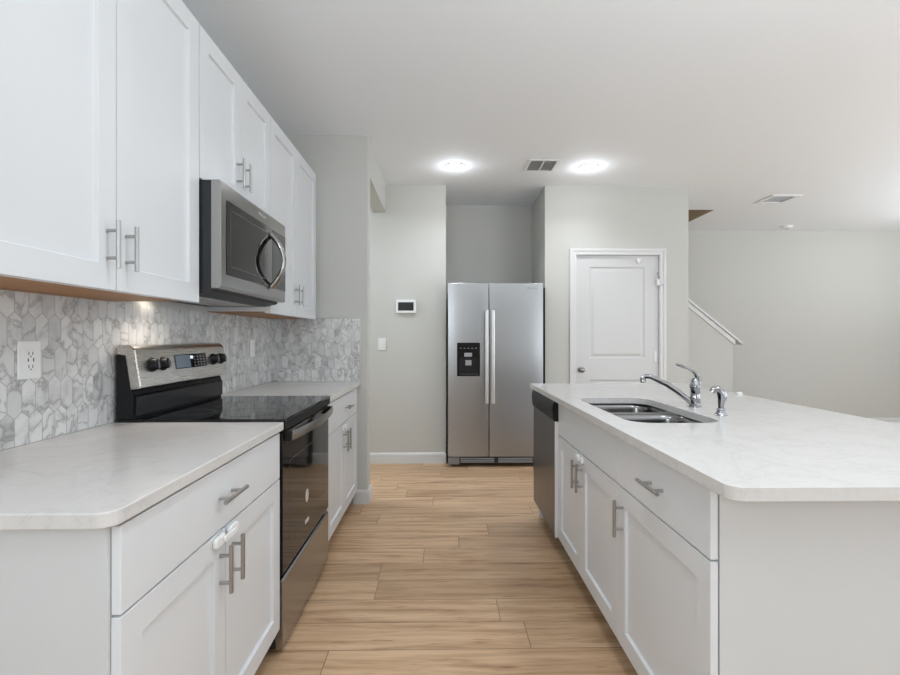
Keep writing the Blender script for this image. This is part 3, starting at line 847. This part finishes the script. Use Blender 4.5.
# base grille
b = bmesh.new(); bx(b, FX0+.002, FX1-.002, FY+.02, FY+.058, .038, .096)
g = obj('grille', b, M_dark, t)
for x0, x1 in ((FX0+.12, .50), (.54, FX1-.10)):
    b = bmesh.new()
    for k in range(3): bx(b, x0, x1, FY+.012, FY+.0195, .045+k*.017, .053+k*.017)
    obj('slat', b, M_grey, g)
for x0, x1 in ((FX0, FX0+.11), (FX1-.07, FX1)):
    obj('foot_cover', box(x0, x1, FY+.005, FY+.0195, .028, .094), M_logo, g, bevel=.003)
RY = Matrix(((1, 0, 0, 0), (0, 0, -1, 0), (0, 1, 0, 0), (0, 0, 0, 1)))
text('Whirlpool', .024, M_logo, dR, Matrix.Translation((.862, FY-.0012, 1.712)) @ RY)

# ------------------------------------------------------------------ wall devices
def switch(name, label, cat, P, c, w=.070, h=.115, kind='rocker', group=None):
    """P(a,z,d) wall map, c = centre (a,z)"""
    a, z = c
    o3 = P(a, z, 0)
    t = thing(name, label, cat, o3, group)
    b = prism(bmesh.new(), rrect(a-w/2, a+w/2, z-h/2, z+h/2, .004, 3), P, .0004, .006)
    obj('cover_plate', b, M_white, t, bevel=.0015)
    b = prism(bmesh.new(), rrect(a-.017, a+.017, z-.034, z+.034, .002, 2), P, .0062, .0085)
    r = obj('rocker' if kind == 'rocker' else 'receptacle', b, M_white, t, bevel=.0008)
    if kind != 'rocker':
        for zz in (z+.020, z-.020):
            for aa in (a-.007, a+.007):
                b = prism(bmesh.new(), [(aa-.0012, zz-.005), (aa+.0012, zz-.005), (aa+.0012, zz+.005), (aa-.0012, zz+.005)], P, .0086, .0089)
                obj('slot', b, M_slot, r)
            b = prism(bmesh.new(), rrect(a-.0025, a+.0025, zz-.0115, zz-.007, .002, 2), P, .0086, .0089)
            obj('slot', b, M_slot, r)
        for aa in (a-.011, a+.008):
            b = prism(bmesh.new(), [(aa, z-.005), (aa+.003, z-.005), (aa+.003, z+.005), (aa, z+.005)], P, .0086, .0094)
            obj('button', b, M_slot, r)
    return t
PL_ = lambda a, z, d: (XT+d, a, z)
PF = lambda a, z, d: (a, YW-d, z)
switch('wall_outlet', 'white outlet on the marble tile above the near left countertop', 'outlet', PL_, (1.480, 1.170), .079, .115, 'gfci')
switch('light_switch', 'white switch plate on the marble tile beyond the range', 'light switch', PL_, (3.195, 1.168), .075, .112)
switch('light_switch', 'white light switch below the wall screen near the refrigerator', 'light switch', PF, (-.592, 1.177), .076, .118)
# wall screen
t = thing('security_panel', 'white framed wall screen panel left of the refrigerator', 'wall panel', (-.355, YW, 1.547))
b = prism(bmesh.new(), rrect(-.454, -.258, 1.482, 1.612, .006, 3), PF, .0004, .022)
obj('housing', b, M_white, t, bevel=.003)
b = prism(bmesh.new(), rrect(-.432, -.279, 1.506, 1.588, .002, 2), PF, .0221, .0232)
obj('screen', b, M_screen, t)

# ------------------------------------------------------------------ child safety latches on cabinets
def strap_latch(label, s, xf, y0, y1, z0, z1):
    t = thing('child_safety_latch', label, 'child lock', (xf, (y0+y1)/2, (z0+z1)/2))
    zc = (z0+z1)/2; L = y1-y0
    P = lambda a, z, d: (xf+s*d, a, z)
    for a0, a1 in ((y0, y0+L*.42), (y1-L*.42, y1)):
        b = prism(bmesh.new(), rrect(a0, a1, z0, z1, min(.014, (z1-z0)/2-.001), 5), P, .0004, .013)
        obj('adhesive_pad', b, M_white, t, bevel=.004)
    b = prism(bmesh.new(), rrect(y0+L*.25, y1-L*.25, zc-.009, zc+.009, .006, 3), P, .0135, .021)
    obj('strap', b, M_white, t, bevel=.003)
strap_latch('white child lock across the doors of the near left base cabinet', 1, XL, 1.300, 1.445, .660, .692)
strap_latch('white child lock across the doors of the base cabinet beyond the range', 1, XL, 2.960, 3.075, .655, .690)
strap_latch('white child lock across the island sink cabinet doors', -1, XR, 2.170, 2.275, .655, .690)

# ------------------------------------------------------------------ ceiling fittings
def downlight(label, x, y, power, group=None, beam=27):
    t = thing('recessed_light', label, 'ceiling light', (x, y, H), group)
    b = bmesh.new()
    lathe(b, [(.075, -.0005), (.088, -.0005), (.088, -.004), (.076, -.008), (.070, -.0085)], (x, y, H), 'z', 36)
    b.free()
    b = bmesh.new()
    out = [(x+.088*math.cos(k*PI/20), y+.088*math.sin(k*PI/20)) for k in range(40)]
    inn = [(x+.070*math.cos(k*PI/20), y+.070*math.sin(k*PI/20)) for k in range(40)][::-1]
    plate(b, out, [inn], fz, H-.008, H-.0005)
    obj('trim_ring', b, M_white, t, bevel=.003)
    b = lathe(bmesh.new(), [(.0695, -.0005), (.0695, -.006), (.05, -.0075), (.004, -.008)], (x, y, H), 'z', 32)
    obj('diffuser', b, M_lit, t, smooth=True)
    d = bpy.data.lights.new('bulb', 'POINT'); d.energy = power; d.shadow_soft_size = .05; d.color = (.90, .95, 1)
    o = bpy.data.objects.new('bulb', d); COL.objects.link(o); o.parent = t; o.location = (0, 0, -.09)
    d = bpy.data.lights.new('beam', 'SPOT'); d.energy = beam; d.spot_size = math.radians(140); d.spot_blend = 1; d.shadow_soft_size = .07; d.color = (.90, .95, 1)
    o = bpy.data.objects.new('beam', d); COL.objects.link(o); o.parent = t; o.location = (0, 0, -.03)
    return t
downlight('left of the two round recessed lights lit in the ceiling before the refrigerator', .114, 4.19, 1.6)
downlight('right recessed ceiling light, lit above the pantry door', 1.294, 4.19, 1.6)
for x, y in ((.114, 1.2), (1.294, 1.2)):
    downlight('round recessed light in the kitchen ceiling above and behind the camera', x, y, 2, 'recessed lights overhead out of view')
def dome(x, y, power):
    t = thing('flush_dome_light', 'white glass flush ceiling light in the living area by the right wall', 'ceiling light', (x, y, H))
    obj('base', lathe(bmesh.new(), [(.17, -.0005), (.17, -.02), (.165, -.025)], (x, y, H), 'z', 36), M_white, t, smooth=True)
    obj('dome', lathe(bmesh.new(), [(.16, -.0255), (.155, -.05), (.12, -.085), (.06, -.105), (.005, -.11)], (x, y, H), 'z', 36), M_dome, t, smooth=True)
    d = bpy.data.lights.new('bulb', 'POINT'); d.energy = power; d.shadow_soft_size = .12; d.color = (1, .97, .93)
    o = bpy.data.objects.new('bulb', d); COL.objects.link(o); o.parent = t; o.location = (0, 0, -.24)
dome(5.95, 5.35, 6)
# supply vent
t = thing('ceiling_vent', 'white two-section ceiling vent between the two recessed lights', 'vent', (.867, 4.16, H))
vx0, vx1, vy0, vy1 = .733, 1.003, 4.015, 4.306
b = bmesh.new()
mx = (vx0+vx1)/2
plate(b, [(vx0, vy0), (vx1, vy0), (vx1, vy1), (vx0, vy1)], [[(vx0+.024, vy0+.024), (vx0+.024, vy1-.024), (mx-.006, vy1-.024), (mx-.006, vy0+.024)], [(mx+.006, vy0+.024), (mx+.006, vy1-.024), (vx1-.024, vy1-.024), (vx1-.024, vy0+.024)]], fz, H-.008, H-.0006)
obj('frame', b, M_white, t, bevel=.001)
obj('duct_plate', box(vx0+.02, vx1-.02, vy0+.02, vy1-.02, H-.0012, H-.0007), pmat('vent_inside', (.34, .34, .34), .8), t)
for x0, x1 in ((vx0+.024, mx-.006), (mx+.006, vx1-.024)):
    yy = vy0+.030
    while yy < vy1-.03:
        b = prism(bmesh.new(), [(yy, H-.0075), (yy+.0085, H-.0018), (yy+.0095, H-.0018), (yy+.001, H-.0075)], lambda y, z, t_: (t_, y, z), x0, x1)
        obj('louver', b, M_white, t); yy += .0155
# flat return grille on living side
t = thing('ceiling_register', 'flat white ceiling register over the living area, above the stairs end', 'vent', (3.64, 5.12, H))
rx0, rx1, ry0, ry1 = 3.48, 3.80, 4.962, 5.285
b = bmesh.new()
plate(b, [(rx0, ry0), (rx1, ry0), (rx1, ry1), (rx0, ry1)], [[(rx0+.05, ry0+.05), (rx0+.05, ry1-.05), (rx1-.05, ry1-.05), (rx1-.05, ry0+.05)]], fz, H-.010, H-.0006)
obj('frame', b, M_white, t, bevel=.002)
for k in range(9):
    yy = ry0+.054+k*.024
    b = prism(bmesh.new(), [(yy, H-.009), (yy+.018, H-.003), (yy+.020, H-.003), (yy+.002, H-.009)], lambda y, z, t_: (t_, y, z), rx0+.05, rx1-.05)
    obj('louver', b, M_white, t)
# smoke detector
t = thing('smoke_detector', 'small round white smoke detector on the ceiling near the far right wall', 'smoke detector', (4.64, 6.35, H))
obj('housing', lathe(bmesh.new(), [(.070, -.0006), (.070, -.012), (.062, -.030), (.045, -.038), (.004, -.040)], (4.64, 6.35, H), 'z', 32), M_white, t, smooth=True)
obj('grille', lathe(bmesh.new(), [(.020, -.0402), (.020, -.043), (.004, -.044)], (4.64, 6.35, H), 'z', 20), M_grey, t, smooth=True)

# added unseen fill that brightens the stairwell shaft
area('stairwell_fill', (2.4, 6.1, H+1.5), (0, 0, 0), .6, .4, 2.5, (1, .90, .78))
